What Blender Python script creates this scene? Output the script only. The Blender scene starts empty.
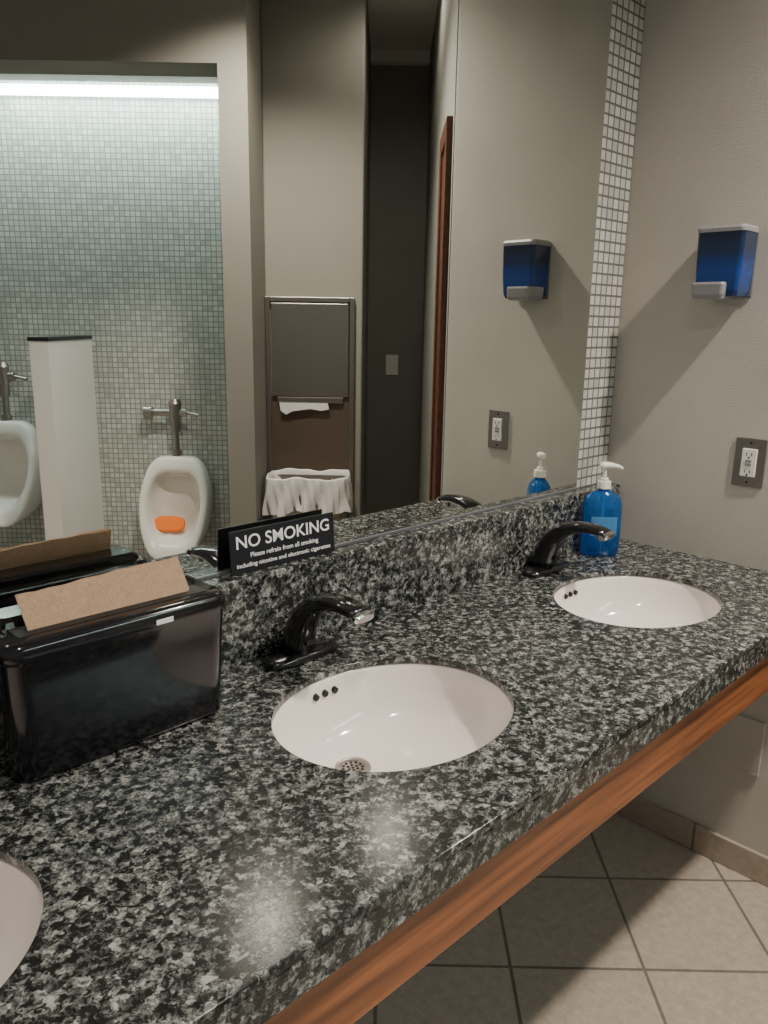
import bpy, bmesh, math
from mathutils import Vector, Matrix
D=bpy.data
S2=math.sqrt(2)
# ---------- frames ----------
def ID(p): return Vector(p)
def REAR(p):            # building grid is turned 45 deg to the mirror wall: (u along rear walls, v depth, z)
    u,v,z=p; return Vector((u,-v,z))      # local coords; objects built this way get a 45 deg z rotation
# ---------- materials ----------
def newmat(n):
    m=D.materials.new(n); m.use_nodes=True
    nt=m.node_tree; b=nt.nodes['Principled BSDF']
    return m,nt,b
def N(nt,t,**k):
    n=nt.nodes.new(t)
    for a,v in k.items(): setattr(n,a,v)
    return n
def simple(n,col,rough=.5,metal=0,bump=0,bscale=200,var=0,vscale=8,coat=0,trans=0,ior=1.45,emit=None,es=0,stretch=None):
    m,nt,b=newmat(n)
    b.inputs['Base Color'].default_value=(*col,1); b.inputs['Roughness'].default_value=rough
    b.inputs['Metallic'].default_value=metal; b.inputs['Coat Weight'].default_value=coat
    b.inputs['Transmission Weight'].default_value=trans; b.inputs['IOR'].default_value=ior
    if emit: b.inputs['Emission Color'].default_value=(*emit,1); b.inputs['Emission Strength'].default_value=es
    g=N(nt,'ShaderNodeNewGeometry'); pos=g.outputs['Position']
    if stretch:
        mp=N(nt,'ShaderNodeMapping'); mp.inputs['Scale'].default_value=stretch; nt.links.new(pos,mp.inputs['Vector']); pos=mp.outputs[0]
    if var:
        no=N(nt,'ShaderNodeTexNoise'); no.inputs['Scale'].default_value=vscale; no.inputs['Detail'].default_value=5
        nt.links.new(pos,no.inputs['Vector'])
        r=N(nt,'ShaderNodeValToRGB')
        r.color_ramp.elements[0].position=.3; r.color_ramp.elements[1].position=.7
        r.color_ramp.elements[0].color=(*[c*(1-var) for c in col],1); r.color_ramp.elements[1].color=(*[min(1,c*(1+var)) for c in col],1)
        nt.links.new(no.outputs['Fac'],r.inputs['Fac']); nt.links.new(r.outputs['Color'],b.inputs['Base Color'])
    if bump:
        no=N(nt,'ShaderNodeTexNoise'); no.inputs['Scale'].default_value=bscale; no.inputs['Detail'].default_value=3
        nt.links.new(pos,no.inputs['Vector'])
        bu=N(nt,'ShaderNodeBump'); bu.inputs['Strength'].default_value=bump; bu.inputs['Distance'].default_value=.002
        nt.links.new(no.outputs['Fac'],bu.inputs['Height']); nt.links.new(bu.outputs['Normal'],b.inputs['Normal'])
    return m
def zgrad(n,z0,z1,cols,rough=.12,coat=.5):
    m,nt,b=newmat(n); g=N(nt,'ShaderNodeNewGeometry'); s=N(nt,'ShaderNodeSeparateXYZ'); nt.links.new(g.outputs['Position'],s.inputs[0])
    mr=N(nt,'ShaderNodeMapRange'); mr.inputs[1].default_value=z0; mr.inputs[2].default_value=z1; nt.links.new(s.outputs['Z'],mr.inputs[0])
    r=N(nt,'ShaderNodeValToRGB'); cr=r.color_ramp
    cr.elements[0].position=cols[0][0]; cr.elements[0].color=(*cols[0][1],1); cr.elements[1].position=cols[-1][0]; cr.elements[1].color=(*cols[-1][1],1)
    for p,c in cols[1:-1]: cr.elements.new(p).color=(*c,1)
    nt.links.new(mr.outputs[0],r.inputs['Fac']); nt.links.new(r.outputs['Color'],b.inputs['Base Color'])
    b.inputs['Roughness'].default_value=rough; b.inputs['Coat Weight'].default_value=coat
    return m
def gridcoord(nt,ax,ay,ox=0,oy=0):
    g=N(nt,'ShaderNodeNewGeometry'); c=N(nt,'ShaderNodeCombineXYZ')
    for i,(a,o) in enumerate(((ax,ox),(ay,oy))):
        d=N(nt,'ShaderNodeVectorMath',operation='DOT_PRODUCT'); d.inputs[1].default_value=a
        nt.links.new(g.outputs['Position'],d.inputs[0])
        s=N(nt,'ShaderNodeMath',operation='ADD'); s.inputs[1].default_value=-o
        nt.links.new(d.outputs['Value'],s.inputs[0]); nt.links.new(s.outputs[0],c.inputs[i])
    return c
def tiles(n,ax,ay,pitch,mortar,c1,c2,cm,rough=.3,ox=0,oy=0,bump=.4,metal=0,mottle=0):
    m,nt,b=newmat(n); c=gridcoord(nt,ax,ay,ox,oy)
    t=N(nt,'ShaderNodeTexBrick'); t.offset=0; t.squash=1
    t.inputs['Scale'].default_value=1; t.inputs['Brick Width'].default_value=pitch; t.inputs['Row Height'].default_value=pitch
    t.inputs['Mortar Size'].default_value=mortar; t.inputs['Mortar Smooth'].default_value=.15; t.inputs['Bias'].default_value=0
    t.inputs['Color1'].default_value=(*c1,1); t.inputs['Color2'].default_value=(*c2,1); t.inputs['Mortar'].default_value=(*cm,1)
    nt.links.new(c.outputs[0],t.inputs['Vector'])
    out=t.outputs['Color']
    if mottle:
        g=N(nt,'ShaderNodeNewGeometry'); no=N(nt,'ShaderNodeTexNoise'); no.inputs['Scale'].default_value=60; no.inputs['Detail'].default_value=8; no.inputs['Roughness'].default_value=.75
        nt.links.new(g.outputs['Position'],no.inputs['Vector'])
        mr=N(nt,'ShaderNodeMapRange'); mr.inputs[1].default_value=.3; mr.inputs[2].default_value=.7; mr.inputs[3].default_value=1-mottle; mr.inputs[4].default_value=1+mottle
        nt.links.new(no.outputs['Fac'],mr.inputs[0])
        mx=N(nt,'ShaderNodeVectorMath',operation='SCALE'); nt.links.new(out,mx.inputs[0]); nt.links.new(mr.outputs[0],mx.inputs['Scale']); out=mx.outputs[0]
    nt.links.new(out,b.inputs['Base Color'])
    b.inputs['Roughness'].default_value=rough; b.inputs['Metallic'].default_value=metal
    bu=N(nt,'ShaderNodeBump',invert=True); bu.inputs['Strength'].default_value=bump; bu.inputs['Distance'].default_value=.002
    nt.links.new(t.outputs['Fac'],bu.inputs['Height']); nt.links.new(bu.outputs['Normal'],b.inputs['Normal'])
    return m
def granite():
    m,nt,b=newmat('granite'); g=N(nt,'ShaderNodeNewGeometry')
    n0=N(nt,'ShaderNodeTexNoise'); n0.inputs['Scale'].default_value=110; n0.inputs['Detail'].default_value=3
    nt.links.new(g.outputs['Position'],n0.inputs['Vector'])
    sc=N(nt,'ShaderNodeVectorMath',operation='SCALE'); sc.inputs['Scale'].default_value=.014
    nt.links.new(n0.outputs['Color'],sc.inputs[0])
    ad=N(nt,'ShaderNodeVectorMath',operation='ADD'); nt.links.new(g.outputs['Position'],ad.inputs[0]); nt.links.new(sc.outputs[0],ad.inputs[1])
    v=N(nt,'ShaderNodeTexVoronoi'); v.inputs['Scale'].default_value=122; nt.links.new(ad.outputs[0],v.inputs['Vector'])
    v2=N(nt,'ShaderNodeTexVoronoi'); v2.inputs['Scale'].default_value=320; nt.links.new(ad.outputs[0],v2.inputs['Vector'])
    n1=N(nt,'ShaderNodeTexNoise'); n1.inputs['Scale'].default_value=54; n1.inputs['Detail'].default_value=8; n1.inputs['Roughness'].default_value=.72
    nt.links.new(g.outputs['Position'],n1.inputs['Vector'])
    def sepr(x):
        s=N(nt,'ShaderNodeSeparateColor'); nt.links.new(x,s.inputs[0]); return s.outputs[0]
    def mul(x,k):
        q=N(nt,'ShaderNodeMath',operation='MULTIPLY'); nt.links.new(x,q.inputs[0]); q.inputs[1].default_value=k; return q.outputs[0]
    def add(x,y):
        q=N(nt,'ShaderNodeMath',operation='ADD'); nt.links.new(x,q.inputs[0]); nt.links.new(y,q.inputs[1]); return q.outputs[0]
    f=add(add(mul(sepr(v.outputs['Color']),.27),mul(sepr(v2.outputs['Color']),.22)),mul(n1.outputs['Fac'],1.0))
    r=N(nt,'ShaderNodeValToRGB'); cr=r.color_ramp
    cr.elements[0].position=.60; cr.elements[0].color=(.008,.0085,.0085,1)
    cr.elements[1].position=1.0; cr.elements[1].color=(.38,.385,.37,1)
    for p,c in ((.69,(.020,.022,.0225)),(.755,(.056,.062,.060)),(.83,(.115,.122,.117)),(.90,(.21,.215,.205))):
        e=cr.elements.new(p); e.color=(*c,1)
    nt.links.new(f,r.inputs['Fac']); nt.links.new(r.outputs['Color'],b.inputs['Base Color'])
    b.inputs['Roughness'].default_value=.18
    return m
def wood(n,c0,c1):
    m,nt,b=newmat(n); g=N(nt,'ShaderNodeNewGeometry')
    mp=N(nt,'ShaderNodeMapping'); mp.inputs['Scale'].default_value=(3,50,50); nt.links.new(g.outputs['Position'],mp.inputs['Vector'])
    no=N(nt,'ShaderNodeTexNoise'); no.inputs['Scale'].default_value=1.3; no.inputs['Detail'].default_value=6; nt.links.new(mp.outputs[0],no.inputs['Vector'])
    r=N(nt,'ShaderNodeValToRGB'); r.color_ramp.elements[0].position=.3; r.color_ramp.elements[0].color=(*c0,1)
    r.color_ramp.elements[1].position=.7; r.color_ramp.elements[1].color=(*c1,1)
    nt.links.new(no.outputs['Fac'],r.inputs['Fac']); nt.links.new(r.outputs['Color'],b.inputs['Base Color']); b.inputs['Roughness'].default_value=.35
    return m
M={}
M['granite']=granite(); M['wood']=wood('stained_wood',(.11,.035,.014),(.40,.14,.05)); M['doorwood']=wood('door_wood',(.06,.022,.012),(.13,.045,.022))
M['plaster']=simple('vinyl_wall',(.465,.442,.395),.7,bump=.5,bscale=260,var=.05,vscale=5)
M['rearwall']=simple('rear_wall_dimmed',(.225,.217,.192),.7,bump=.3,bscale=200,var=.04,vscale=3)  # dimness of the rear walls is put into this darker colour
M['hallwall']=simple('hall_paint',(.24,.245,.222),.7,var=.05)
M['ceil']=simple('ceiling_paint',(.7,.69,.66),.8,bump=.2,bscale=90)
M['mosaic']=tiles('glass_mosaic',(1,0,0),(0,0,1),.0262,.0028,(.42,.42,.39),(.60,.59,.55),(.15,.15,.14),.22,oy=.152,bump=.6)
M['mosaic2']=tiles('glass_mosaic_rear',(1/S2,1/S2,0),(0,0,1),.028,.0030,(.42,.44,.415),(.60,.62,.585),(.27,.28,.26),.25,bump=.7)
M['floor']=tiles('floor_tile',(1/S2,-1/S2,0),(1/S2,1/S2,0),.30,.004,(.37,.315,.265),(.42,.36,.30),(.15,.13,.11),.45,ox=-.314,oy=-.682,bump=.5,mottle=.2)
M['base']=tiles('base_tile',(0,1,0),(0,0,1),.30,.004,(.36,.295,.235),(.39,.325,.26),(.16,.14,.12),.45,ox=-.36,oy=-.9,bump=.4,mottle=.15)
M['mirror']=simple('mirror_silver',(.82,.84,.80),.0,metal=1)
M['china']=simple('porcelain',(.83,.765,.73),.12,coat=.5)
M['chinaW']=simple('white_porcelain',(.82,.79,.75),.15,coat=.4)
M['chrome']=simple('chrome',(.75,.75,.76),.12,metal=1)
M['dkchrome']=simple('black_chrome',(.045,.045,.05),.16,metal=.85,coat=.6)
M['steel']=simple('brushed_steel',(.36,.335,.31),.32,metal=1,bump=.15,bscale=120)
M['steelL']=simple('cabinet_steel',(.29,.275,.255),.30,metal=.9,bump=.1,bscale=120)
M['steelD']=simple('steel_recess',(.15,.115,.092),.4,metal=.6)
M['black']=simple('black_plastic',(.006,.006,.008),.14,coat=.35)
M['blackM']=simple('black_matte',(.012,.013,.018),.35)
M['dark']=simple('dark_hole',(.01,.01,.01),.6)
M['white']=simple('white_plastic',(.78,.77,.72),.35)
M['textw']=simple('sign_white',(.85,.86,.88),.5)
M['grey']=simple('grey_plastic',(.25,.25,.26),.35)
M['greyD']=simple('grey_plastic_dark',(.13,.135,.15),.35)
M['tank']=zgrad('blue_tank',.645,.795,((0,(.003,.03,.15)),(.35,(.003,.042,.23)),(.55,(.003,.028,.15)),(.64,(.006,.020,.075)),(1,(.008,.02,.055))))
M['soap']=simple('blue_soap',(.025,.22,.70),.06,trans=.75,ior=1.35)
M['label']=simple('soap_label',(.05,.20,.45),.4)
M['paper']=simple('kraft_towel',(.44,.295,.195),.9,bump=.8,bscale=420,var=.10,vscale=150)
M['bag']=simple('bin_bag',(.70,.69,.68),.3,bump=1,bscale=40,stretch=(1,1,.4))
M['orange']=simple('urinal_mat',(1,.20,.01),.5)
M['strip']=simple('light_tube',(1,1,1),.5,emit=(.82,1.0,.96),es=27)
M['lampdisc']=simple('lamp_lens',(1,1,1),.5,emit=(1,.92,.80),es=8)
# ---------- mesh helpers ----------
def mk(name,bm,mat,parent=None,xf=ID,smooth=False,bevel=0,seg=2,sub=0,solid=0):
    for v in bm.verts: v.co=xf(v.co)
    bmesh.ops.recalc_face_normals(bm,faces=bm.faces)
    me=D.meshes.new(name); bm.to_mesh(me); bm.free()
    for mm in (mat if isinstance(mat,list) else [mat]): me.materials.append(mm)
    o=D.objects.new(name,me); bpy.context.collection.objects.link(o)
    if xf is REAR: o.rotation_euler=(0,0,math.pi/4)
    if smooth: me.shade_smooth()
    if solid:
        s=o.modifiers.new('s','SOLIDIFY'); s.thickness=solid; s.offset=0
    if bevel:
        b=o.modifiers.new('b','BEVEL'); b.width=bevel; b.segments=seg; b.limit_method='ANGLE'; b.harden_normals=False
    if sub:
        s=o.modifiers.new('u','SUBSURF'); s.levels=sub; s.render_levels=sub
    if parent: o.parent=parent
    return o
def E(name,loc=(0,0,0)):
    e=D.objects.new(name,None); e.location=loc; e.empty_display_size=.05; bpy.context.collection.objects.link(e)
    return e
def B(bm,x0,x1,y0,y1,z0,z1):
    vs=[bm.verts.new((x,y,z)) for x in (x0,x1) for y in (y0,y1) for z in (z0,z1)]
    for f in ((0,1,3,2),(4,6,7,5),(0,4,5,1),(2,3,7,6),(0,2,6,4),(1,5,7,3)): bm.faces.new([vs[i] for i in f])
def box(name,x0,x1,y0,y1,z0,z1,mat,parent=None,xf=ID,bevel=0,seg=2):
    bm=bmesh.new(); B(bm,x0,x1,y0,y1,z0,z1); return mk(name,bm,mat,parent,xf,bevel=bevel,seg=seg)
def loft(bm,rings,cap0=True,cap1=True):
    R=[[bm.verts.new(p) for p in r] for r in rings]; n=len(R[0])
    for a,b in zip(R,R[1:]):
        for i in range(n): bm.faces.new((a[i],a[(i+1)%n],b[(i+1)%n],b[i]))
    if cap0: bm.faces.new(R[0])
    if cap1: bm.faces.new(R[-1])
def circ(c,ax1,ax2,r1,r2,n=24,pw=1.0):
    c=Vector(c);a=Vector(ax1);b=Vector(ax2);o=[]
    for i in range(n):
        t=2*math.pi*i/n; cs,sn=math.cos(t),math.sin(t)
        cs=math.copysign(abs(cs)**pw,cs); sn=math.copysign(abs(sn)**pw,sn)
        o.append(c+a*r1*cs+b*r2*sn)
    return o
X,Y,Z=Vector((1,0,0)),Vector((0,1,0)),Vector((0,0,1))
def cyl(bm,p,q,r,r2=None,n=20):
    p=Vector(p);q=Vector(q);d=(q-p).normalized(); a=d.orthogonal().normalized(); b=d.cross(a)
    loft(bm,[circ(p,a,b,r,r,n),circ(q,a,b,r if r2 is None else r2,r if r2 is None else r2,n)])
ZF=-.825; ZC=1.95; XL=-2.6
# ---------- room ----------
bm=bmesh.new(); B(bm,-4.2,4.5,-5.2,.12,ZF-.1,ZF); mk('floor',bm,M['floor'])
bm=bmesh.new(); B(bm,-4.2,4.5,-5.2,.12,ZC,ZC+.1); mk('ceiling',bm,M['ceil'])
box('wall_mirror_side',-4.2,.1,.012,.12,ZF,ZC,M['plaster'])
box('wall_right',0,.1,-.603,.012,ZF,ZC,M['plaster'],bevel=.006)
box('trim_1',-.151,-.0005,0,.012,.152,ZC,M['mosaic'])
box('baseboard_right',-.012,0,-.606,.012,ZF,ZF+.08,M['base'],bevel=.003)
box('baseboard_mirror_side',XL,-.012,0,.012,ZF,ZF+.08,M['base'])
# rear (seen in the mirror)
def rbox(name,u0,u1,v0,v1,z0,z1,mat,**k): return box(name,u0,u1,v0,v1,z0,z1,mat,xf=REAR,**k)
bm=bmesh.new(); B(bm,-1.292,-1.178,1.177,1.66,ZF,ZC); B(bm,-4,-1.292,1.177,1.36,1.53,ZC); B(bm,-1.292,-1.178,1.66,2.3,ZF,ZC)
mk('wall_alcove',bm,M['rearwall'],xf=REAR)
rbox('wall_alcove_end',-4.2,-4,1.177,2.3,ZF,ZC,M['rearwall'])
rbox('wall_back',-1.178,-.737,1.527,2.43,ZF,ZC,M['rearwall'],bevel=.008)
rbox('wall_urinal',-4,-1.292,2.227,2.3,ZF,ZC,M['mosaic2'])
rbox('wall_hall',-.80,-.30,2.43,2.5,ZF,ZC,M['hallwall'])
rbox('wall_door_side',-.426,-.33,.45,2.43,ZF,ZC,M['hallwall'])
rbox('trim_2',-4,-1.292,1.36,1.98,1.67,1.70,M['ceil'])
rbox('trim_3',-.737,-.427,2.38,2.4295,ZC-.06,ZC,M['ceil'])
# door with casing
d=E('door_1')
bm=bmesh.new(); B(bm,-.446,-.4265,.50,.56,ZF,1.20); B(bm,-.446,-.4265,.56,.80,1.14,1.20); B(bm,-.446,-.4265,.80,.86,ZF,1.20)
mk('casing',bm,M['doorwood'],d,REAR,bevel=.003)
rbox('leaf',-.438,-.4265,.56,.80,ZF+.004,1.14,M['doorwood'],parent=d)
# alcove cove light
a=E('alcove_light_fixture')
rbox('tube',-2.62,-1.31,2.03,2.18,1.655,1.668,M['strip'],parent=a)
rbox('tube_2',-3.9,-2.68,2.03,2.18,1.655,1.668,M['strip'],parent=a)
rbox('bracket',-2.68,-2.62,2.01,2.20,1.645,1.67,M['greyD'],parent=a)
# ---------- mirror ----------
w=E('wall_mirror')
box('glass',XL,-.151,0,.0118,.156,1.86,M['mirror'],w)
box('channel',XL,-.151,-.003,.0118,.1522,.156,M['greyD'],w)
# ---------- vanity counter ----------
BX=[-1.914,-1.1636,-.4132]; BY=-.330; BA,BB=.2009,.1665
cn=E('granite_counter')
cu=D.curves.new('slab','CURVE'); cu.dimensions='2D'; cu.fill_mode='BOTH'; cu.extrude=.0045; cu.bevel_depth=.002; cu.bevel_resolution=2; cu.offset=-.002
def spl(pts):
    s=cu.splines.new('POLY'); s.points.add(len(pts)-1); s.use_cyclic_u=True
    for p,q in zip(s.points,pts): p.co=(q[0],q[1],0,1)
spl([(XL,-.611),(-.001,-.611),(-.001,-.045),(XL,-.045)])
for bx in BX: spl([(bx+(BA+.0)*math.cos(t*math.pi/40),BY+BB*math.sin(t*math.pi/40)) for t in range(80)])
tmp=D.objects.new('tmp',cu); bpy.context.collection.objects.link(tmp)
bpy.context.view_layer.update()
me=D.meshes.new_from_object(tmp.evaluated_get(bpy.context.evaluated_depsgraph_get())); D.objects.remove(tmp)
me.materials.clear(); me.materials.append(M['granite'])
sl=D.objects.new('slab',me); bpy.context.collection.objects.link(sl); sl.location=(0,0,-.0065); sl.parent=cn
box('front_edge',XL,-.001,-.611,-.571,-.055,-.0125,M['granite'],cn,bevel=.002)
box('backsplash',XL,-.001,-.045,-.0005,-.03,.152,M['granite'],cn,bevel=.003)
bm=bmesh.new(); B(bm,XL,-.001,-.600,-.562,-.152,-.055); B(bm,XL,-.001,-.05,-.012,-.152,-.036)
mk('wood_counter_rail',bm,M['wood'],bevel=.003)
# ---------- basins ----------
def basin(bx):
    e=E('undermount_sink')
    prof=[(1.10,-.0135,0),(1.012,-.0135,0),(1.0,-.018,0),(.985,-.032,.02),(.935,-.062,.10),(.85,-.088,.25),(.69,-.108,.5),(.45,-.121,.8),(.2,-.127,1),(.075,-.129,1)]
    rings=[]
    for s,z,k in prof:
        cy=BY+.066*k
        rings.append([Vector((bx-.020*k+BA*s*math.cos(t*math.pi/32),cy+BB*s*math.sin(t*math.pi/32),z)) for t in range(64)])
    bm=bmesh.new(); loft(bm,rings,False,True); o=mk('bowl',bm,M['china'],e,smooth=True)
    # drain
    dx,dy,dz=bx-.024,BY+.070,-.1285
    bm=bmesh.new(); loft(bm,[circ((dx,dy,dz-.001),X,Y,.030,.030),circ((dx,dy,dz+.003),X,Y,.029,.029),circ((dx,dy,dz+.003),X,Y,.022,.022),circ((dx,dy,dz+.001),X,Y,.021,.021)])
    mk('drain',bm,M['steel'],e,smooth=False)
    bm=bmesh.new()
    for k,(rr,n) in enumerate(((0,1),(.008,6),(.016,12))):
        for i in range(n):
            t=2*math.pi*i/n; cyl(bm,(dx+rr*math.cos(t),dy+rr*math.sin(t),dz+.0005),(dx+rr*math.cos(t),dy+rr*math.sin(t),dz+.0016),.0028,n=10)
    mk('drain_holes',bm,M['dark'],e)
    bm=bmesh.new()
    for i in (-1,0,1):
        px=bx-.004+i*.021; yy=BY+BB*.975*math.sqrt(1-((px-bx)/(BA*.975))**2)
        cyl(bm,(px,yy+.008,-.036),(px,yy-.0030,-.038),.0056,n=16)
    mk('overflow_holes',bm,M['dark'],e)
for bx in BX: basin(bx)
# ---------- faucets ----------
def faucet(bx):
    e=E('sensor_faucet',(bx+.008,-.088,0.0002))
    bm=bmesh.new()
    loft(bm,[circ((0,0,z),X,Y,.077*s,.029*s,40,.6) for z,s in ((0,1),(.006,1),(.011,.96),(.014,.86))])
    mk('base_plate',bm,M['dkchrome'],e,smooth=True)
    path=[(.010,.008,.032,.032),(.006,.032,.027,.028),(-.004,.062,.0245,.0245),(-.022,.090,.0235,.0205),(-.048,.112,.023,.0165),(-.082,.124,.023,.0135),(-.115,.127,.0225,.0110),(-.142,.124,.022,.0098),(-.156,.120,.0205,.0085)]
    rings=[]
    for i,(y,z,rw,rt) in enumerate(path):
        p0=path[max(0,i-1)];p1=path[min(len(path)-1,i+1)]
        t=Vector((0,p1[0]-p0[0],p1[1]-p0[1])).normalized(); nn=t.cross(X)
        rings.append(circ((0,y,z),X,nn,rw,rt,28,.8))
    bm=bmesh.new(); loft(bm,rings); mk('spout',bm,M['dkchrome'],e,smooth=True)
    bm=bmesh.new()
    p=path[-1]; t=Vector((0,-1,-.3)).normalized(); nn=t.cross(X)
    c=Vector((0,p[0],p[1])); loft(bm,[circ(c,X,nn,.0215,.009,24,.8),circ(c+t*.006,X,nn,.0215,.009,24,.8),circ(c+t*.009,X,nn,.0175,.0065,24,.8)])
    cyl(bm,(0,-.141,.116),(0,-.143,.104),.011,.010)
    mk('chrome_tip',bm,M['chrome'],e,smooth=False)
    bm=bmesh.new(); B(bm,-.010,.010,-.0305,-.020,.032,.038)
    mk('sensor_window',bm,M['dark'],e)
for bx in BX: faucet(bx)
# ---------- wall soap dispenser ----------
def rrect(cx,cy,z,w,d,r,n=6):
    o=[]
    for k,(sx,sy) in enumerate(((1,1),(-1,1),(-1,-1),(1,-1))):
        for i in range(n+1):
            t=math.pi/2*k+math.pi/2*i/n
            cs,sn=math.cos(t),math.sin(t)
            o.append(Vector((cx+sx*(w/2-r)+r*cs,cy+sy*(d/2-r)+r*sn,z)))
    return o
e=E('wall_soap_dispenser')
yc=-.283
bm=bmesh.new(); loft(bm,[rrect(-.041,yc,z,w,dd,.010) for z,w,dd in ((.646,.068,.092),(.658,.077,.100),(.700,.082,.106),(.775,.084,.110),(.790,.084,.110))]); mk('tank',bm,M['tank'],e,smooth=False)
bm=bmesh.new(); loft(bm,[rrect(-.043,yc,z,w,dd,.012) for z,w,dd in ((.788,.087,.114),(.796,.087,.114),(.802,.080,.107))]); mk('lid',bm,M['grey'],e)
box('back_plate',-.006,-.0005,yc-.055,yc+.055,.645,.800,M['greyD'],e,bevel=.002)
bm=bmesh.new(); loft(bm,[rrect(-.057,yc+.014,z,w,dd,.009) for z,w,dd in ((.640,.070,.070),(.650,.076,.077),(.672,.078,.079),(.677,.074,.075))]); mk('push_bar',bm,M['grey'],e)
# ---------- GFCI outlet ----------
e=E('gfci_outlet')
oy,oz=-.380,.258
box('plate',-.005,-.0003,oy-.037,oy+.037,oz-.059,oz+.059,M['steel'],e,bevel=.002)
box('receptacle',-.010,-.004,oy-.0175,oy+.0175,oz-.034,oz+.034,M['white'],e,bevel=.002)
bm=bmesh.new()
for s in (-1,1):
    for k in (-1,1): B(bm,-.0104,-.009,oy+k*.006-.001,oy+k*.006+.001,oz+s*.021-.0035,oz+s*.021+.0035)
    cyl(bm,(-.0104,oy,oz+s*.021-.0085*1),(-.009,oy,oz+s*.021-.0085),.0024,n=10)
for s in (-1,1): cyl(bm,(-.0058,oy,oz+s*.048),(-.0045,oy,oz+s*.048),.003,n=10)
mk('slots',bm,M['dark'],e)
bm=bmesh.new()
for s in (-1,1): B(bm,-.0115,-.0095,oy-.007,oy+.007,oz+s*.0045-.003,oz+s*.0045+.003)
mk('buttons',bm,M['grey'],e)
# access panel under the counter
box('access_panel',-.006,-.0003,-.50,-.33,-.54,-.39,M['plaster'],bevel=.002)
# ---------- pump soap bottle ----------
e=E('pump_soap_bottle',(-.180,-.097,0.0003)); e.rotation_euler=(0,0,math.radians(-45))
bm=bmesh.new(); loft(bm,[circ((0,0,z),X,Y,a_,b_,36,.8) for z,a_,b_ in ((0,.042,.026),(.004,.048,.031),(.06,.0500,.032),(.13,.049,.031),(.150,.043,.028),(.163,.028,.020),(.168,.014,.014),(.176,.013,.013))])
mk('bottle',bm,M['soap'],e,smooth=True)
bm=bmesh.new(); cyl(bm,(0,0,.173),(0,0,.192),.0175,.0165); cyl(bm,(0,0,.192),(0,0,.200),.010); cyl(bm,(0,0,.2),(0,0,.222),.0045); cyl(bm,(0,0,.01),(0,0,.173),.0035)
loft(bm,[circ((.0+x,0,z),Y,Z,a_,b_,16) for x,z,a_,b_ in ((-.014,.230,.008,.006),(-.008,.232,.012,.009),(.012,.232,.011,.008),(.034,.229,.006,.005),(.044,.224,.005,.0045))])
mk('pump',bm,M['white'],e,smooth=False,bevel=.001)
bm=bmesh.new(); prev=None      # wrap-around label on the room-facing side
for i in range(13):
    t=math.pi*(1.30+.40*i/12); cs,sn=math.cos(t),math.sin(t)
    x_=.0507*math.copysign(abs(cs)**.8,cs); y_=.0327*math.copysign(abs(sn)**.8,sn)
    cur=(bm.verts.new((x_,y_,.055)),bm.verts.new((x_,y_,.105)))
    if prev: bm.faces.new((prev[0],cur[0],cur[1],prev[1]))
    prev=cur
mk('label',bm,M['label'],e)
# ---------- no smoking sign ----------
e=E('no_smoking_sign',(-1.135,-.021,.1525)); e.rotation_euler=(math.radians(-4),0,0)
box('plate',-.115,.115,-.0015,.0015,0,.075,M['blackM'],e,bevel=.0008)
def text(s,size,z,bold=0,wid=None):
    c=D.curves.new('lettering','FONT'); c.body=s; c.size=size; c.align_x='CENTER'; c.extrude=.0002; c.offset=bold
    o=D.objects.new('tmp',c); bpy.context.collection.objects.link(o); bpy.context.view_layer.update()
    me=D.meshes.new_from_object(o.evaluated_get(bpy.context.evaluated_depsgraph_get())); D.objects.remove(o)
    if wid:
        w_=max(v.co.x for v in me.vertices)-min(v.co.x for v in me.vertices)
        for v in me.vertices: v.co.x*=wid/w_
    me.materials.clear(); me.materials.append(M['textw'])
    o=D.objects.new('lettering',me); bpy.context.collection.objects.link(o); o.rotation_euler=(math.pi/2,0,0); o.location=(0,-.0018,z); o.parent=e
text('NO SMOKING',.031,.0435,.0003,.205)
text('Please refrain from all smoking',.0118,.0255,.0001,.150)
text('including nicotine and electronic cigarettes',.0108,.0100,.0001,.208)
# ---------- towel box ----------
e=E('paper_towel_holder')
cx,cy=-1.514,-.114
rings=[rrect(cx,cy,z,w,dd,r,6) for z,w,dd,r in ((.0005,.296,.104,.02),(.005,.304,.112,.026),(.05,.309,.117,.030),(.13,.315,.122,.030),(.164,.318,.125,.028),(.168,.323,.129,.028),(.180,.323,.129,.028),(.187,.317,.123,.026),(.190,.305,.110,.022))]
bm=bmesh.new(); loft(bm,rings); hb=mk('holder_body',bm,M['black'],e,smooth=True)
md=hb.modifiers.new('b','BEVEL'); md.width=.002; md.segments=2; md.limit_method='ANGLE'
bm=bmesh.new()
loft(bm,[rrect(cx,y,z,w,dd,.012,4) for z,w,dd,y in ((.189,.290,.056,-.086),(.197,.286,.052,-.085),(.202,.272,.040,-.084))])
mk('lid',bm,M['black'],e,smooth=False)
box('slot',-1.645,-1.380,-.152,-.116,.1895,.1910,M['dark'],e)
bm=bmesh.new(); nseg=30
def sheet(x0,x1,yb,yt,zb,zt,ph,skew):
    g=[]
    for k in range(5):
        t=k/4; row=[]
        for i in range(nseg+1):
            s=i/nseg; wob=.0012*math.sin(7*s+ph)+.0006*math.sin(23*s+ph*2)
            row.append(bm.verts.new((x0+(x1-x0)*s+skew*t,yb+(yt-yb)*t+wob*t,zb+(zt-zb)*t+.0006*math.sin(31*s+ph)*t-.004*t*math.sin(3*s+ph))))
        g.append(row)
    for a_,b_ in zip(g,g[1:]):
        for i in range(nseg): bm.faces.new((a_[i],a_[i+1],b_[i+1],b_[i]))
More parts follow.
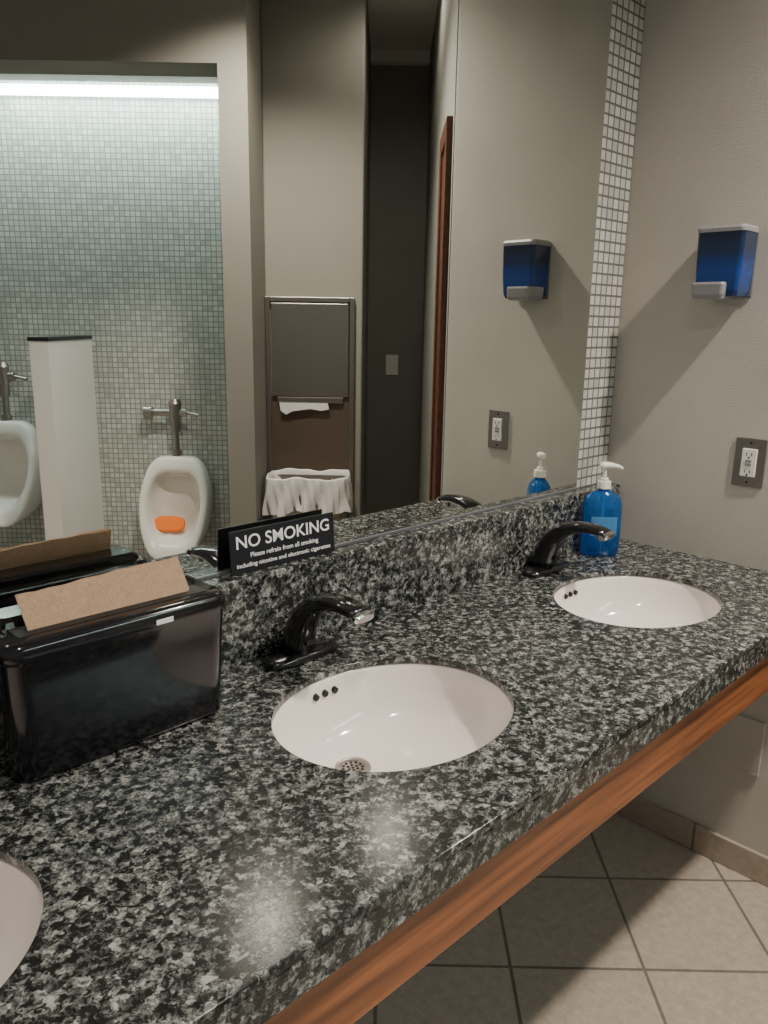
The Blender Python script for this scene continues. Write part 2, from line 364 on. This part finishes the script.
for j in range(6): sheet(-1.627+.0012*j,-1.399+.0015*j,-.140+.0022*j,-.118+.0026*j,.182,.2345-.0008*j,.5*j,-.006)
mk('paper_towels',bm,M['paper'],e,smooth=False,solid=.0013)
box('label',-1.475,-1.450,-.1792,-.1775,.170,.177,M['textw'],e)
# ---------- urinals ----------
def urinal(uc,zt,zb,wd=.385,mat_=True):
    e=E('urinal'); vw=2.226
    H=zt-zb
    def halfw(k):   # outline half width by height fraction
        pts=((0,.34),(.04,.56),(.12,.74),(.3,.92),(.5,1.0),(.65,.99),(.8,.90),(.92,.76),(.97,.62),(1,.42))
        for (a0,b0),(a1,b1) in zip(pts,pts[1:]):
            if k<=a1: return b0+(b1-b0)*(k-a0)/(a1-a0)
        return pts[-1][1]
    fd=lambda k:.12+.22*(1-min(1,max(0,k)))**1.1
    def ring(s,k0,k1,df,n=15):
        pts=[]
        for sg,seq in ((1,range(n+1)),(-1,range(n,-1,-1))):
            for i in seq:
                kk=(1-math.cos(math.pi*i/n))/2; z=zb+H*(k0+(k1-k0)*kk); pts.append(Vector((uc+sg*wd/2*s*halfw(kk),vw-df((z-zb)/H),z)))
        return pts
    rings=[ring(.92,.03,.98,lambda k:.0005),ring(1,0,1,lambda k:.05),ring(1,0,1,lambda k:fd(k)-.03),ring(.965,.012,.99,lambda k:fd(k)-.005),ring(.93,.03,.975,fd),ring(.80,.13,.86,fd),ring(.75,.16,.835,lambda k:fd(k)-.015),ring(.68,.20,.80,lambda k:max(.04,fd(k)-.10)),ring(.55,.27,.74,lambda k:.06),ring(.2,.4,.6,lambda k:.045)]
    bm=bmesh.new(); loft(bm,rings); mk('china_body',bm,M['chinaW'],e,REAR,smooth=True,sub=1)
    if mat_:
        ax=Vector((0,-.45,-.75)).normalized()
        bm=bmesh.new(); loft(bm,[circ((uc-.035,vw-.165,zb+.168),X,ax,.088,.045,20,.6),circ((uc-.035,vw-.178,zb+.180),X,ax,.082,.04,20,.6)]); mk('urinal_mat',bm,M['orange'],e,REAR)
    bm=bmesh.new(); vv=vw-.075; t=zt
    cyl(bm,(uc,vv,t-.03),(uc,vv,t+.20),.016); cyl(bm,(uc,vv,t+.0),(uc,vv,t+.03),.026); cyl(bm,(uc,vv,t+.13),(uc,vv,t+.20),.026); cyl(bm,(uc,vv,t+.20),(uc,vv,t+.285),.034); cyl(bm,(uc,vv,t+.285),(uc,vv,t+.31),.037,.026)
    cyl(bm,(uc-.16,vv,t+.235),(uc+.02,vv,t+.235),.019); cyl(bm,(uc-.17,vv,t+.235),(uc-.125,vv,t+.235),.033); cyl(bm,(uc-.145,vv,t+.235),(uc-.145,vw,t+.235),.017)
    cyl(bm,(uc+.02,vv,t+.235),(uc+.06,vv,t+.235),.022); cyl(bm,(uc+.06,vv,t+.235),(uc+.13,vv-.01,t+.222),.008)
    mk('flush_valve',bm,M['steel'],e,REAR,smooth=False)
urinal(-1.775,-.16,-.70)
urinal(-2.70,.02,-.53,mat_=False)
# privacy divider
e=E('urinal_partition')
rbox('panel',-2.325,-2.235,1.66,2.226,ZF,.46,M['chinaW'],parent=e)
rbox('cap',-2.330,-2.230,1.655,2.226,.46,.478,M['blackM'],parent=e)
# ---------- towel + waste unit ----------
e=E('towel_and_waste_cabinet')
u0,u1,vf=-1.176,-.772,1.526
zt=.679; zb_=-.62
bm=bmesh.new()
B(bm,u0,u0+.022,vf-.022,vf-.001,zb_,zt); B(bm,u1-.022,u1,vf-.022,vf-.001,zb_,zt); B(bm,u0+.022,u1-.022,vf-.022,vf-.001,zt-.022,zt); B(bm,u0+.022,u1-.022,vf-.022,vf-.001,zb_,zb_+.02)
mk('frame',bm,M['steelL'],e,REAR,bevel=.003)
rbox('upper_door',u0+.026,u1-.026,vf-.018,vf-.004,.235,zt-.026,M['steelL'],parent=e,bevel=.004)
rbox('recess_back',u0+.022,u1-.022,vf-.004,vf-.001,zb_+.02,.235,M['steelD'],parent=e)
bm=bmesh.new(); B(bm,u0+.05,u1-.05,vf-.020,vf-.004,.205,.232); mk('towel_slot',bm,M['steelL'],e,REAR,bevel=.003)
bm=bmesh.new(); tp=[(u0+.06,.205),(u1-.12,.205),(u1-.115,.178),(u1-.15,.170),(u1-.20,.178),(u0+.12,.166),(u0+.09,.150),(u0+.065,.168)]
loft(bm,[[Vector((a_,vf-.024,b_)) for a_,b_ in tp],[Vector((a_,vf-.021,b_)) for a_,b_ in tp]]); mk('towel_tab',bm,M['bag'],e,REAR)
# waste bin: open top steel bin with a white liner folded over its rim
uc=(u0+u1)/2+.004; bv=vf-.140; BW,BD=.350,.215
bm=bmesh.new(); loft(bm,[rrect(uc,bv,z,BW*s,BD*s,.03) for z,s in ((zb_+.03,.93),(-.30,.985),(-.13,.99))],True,False); mk('waste_bin',bm,M['steel'],e,REAR,solid=.002)
bm=bmesh.new(); rings=[]
base=rrect(uc,bv,0,BW+.006,BD+.006,.035,16); nn=len(base)
per=[0]
for i in range(nn): per.append(per[-1]+(base[(i+1)%nn]-base[i]).length)
L=per[-1]; K=240
for z,s,wv,hem in ((-.30,.86,.001,0),(-.20,.94,.003,0),(-.13,.97,.001,.25),(-.112,.995,.0005,.45),(-.106,1.015,.0005,.5),(-.112,1.03,.001,.5),(-.13,1.04,.003,.4),(-.16,1.045,.005,0),(-.20,1.05,.007,.2),(-.24,1.055,.008,.6),(-.268,1.065,.009,1.3)):
    r=[]
    for q_ in range(K):
        s_=L*q_/K; j=max(i for i in range(nn) if per[i]<=s_+1e-9); tt=(s_-per[j])/max(1e-9,per[j+1]-per[j]); p=base[j].lerp(base[(j+1)%nn],tt)
        q=Vector((uc+(p.x-uc)*s,bv+(p.y-bv)*s,z)); w_=(math.sin(q_*.79+z*30)+.9*math.sin(q_*.31+1-z*26))*wv
        dv=Vector((p.x-uc,p.y-bv,0)).normalized(); q+=dv*w_; q.z+=(math.sin(q_*.131)+.6*math.sin(q_*.29+1))*.009*hem; r.append(q)
    rings.append(r)
loft(bm,rings,True,False); mk('bin_liner',bm,M['bag'],e,REAR,smooth=True)
# light switch in hall
e=E('light_switch')
rbox('plate',-.632,-.562,2.424,2.4295,.28,.394,M['white'],parent=e,bevel=.002)
rbox('toggle',-.603,-.591,2.412,2.425,.325,.349,M['white'],parent=e)
# ---------- lights ----------
def down(x,y,p,col=(1,.895,.775),ang=132,z=ZC,rad=.05):
    e=E('ceiling_downlight')
    bm=bmesh.new(); loft(bm,[circ((x,y,z-.001),X,Y,.085,.085,32),circ((x,y,z-.012),X,Y,.080,.080,32),circ((x,y,z-.010),X,Y,.060,.060,32),circ((x,y,z-.002),X,Y,.055,.055,32)]); mk('ring',bm,M['white'],e)
    bm=bmesh.new(); cyl(bm,(x,y,z-.0045),(x,y,z-.006),.054); mk('lens',bm,M['lampdisc'],e)
    l=D.lights.new('lamp','SPOT'); l.energy=p; l.color=col; l.spot_size=math.radians(ang); l.spot_blend=.75; l.shadow_soft_size=rad
    o=D.objects.new('lamp',l); o.location=(x,y,z-.02); bpy.context.collection.objects.link(o); o.parent=e
down(-.27,-1.26,250)
down(-1.75,-1.15,76)
down((-.58+1.28)/S2,(-.58-1.28)/S2,16,ang=160,rad=.06)  # added hall lamp, kept out of view, only to brighten hall and ceiling
wd=D.worlds.new('w'); bpy.context.scene.world=wd; wd.use_nodes=True
wd.node_tree.nodes['Background'].inputs[0].default_value=(1,.97,.93,1); wd.node_tree.nodes['Background'].inputs[1].default_value=.25
# ---------- camera ----------
th,p,r,f=.7898,.2349,.0172,792.4
F=Vector((math.cos(th)*math.cos(p),math.sin(th)*math.cos(p),-math.sin(p)))
R0=Vector((math.sin(th),-math.cos(th),0)); U0=R0.cross(F)
Rr=R0*math.cos(r)+U0*math.sin(r); Uu=U0*math.cos(r)-R0*math.sin(r)
cam=D.cameras.new('camera'); co=D.objects.new('camera',cam); bpy.context.collection.objects.link(co)
mt=Matrix((Rr,Uu,-F)).transposed().to_4x4(); mt.translation=Vector((-1.9663,-1.1069,.5736)); co.matrix_world=mt
cam.sensor_fit='VERTICAL'; cam.sensor_height=36; cam.lens=f*36/1024; cam.clip_start=.02
bpy.context.scene.camera=co
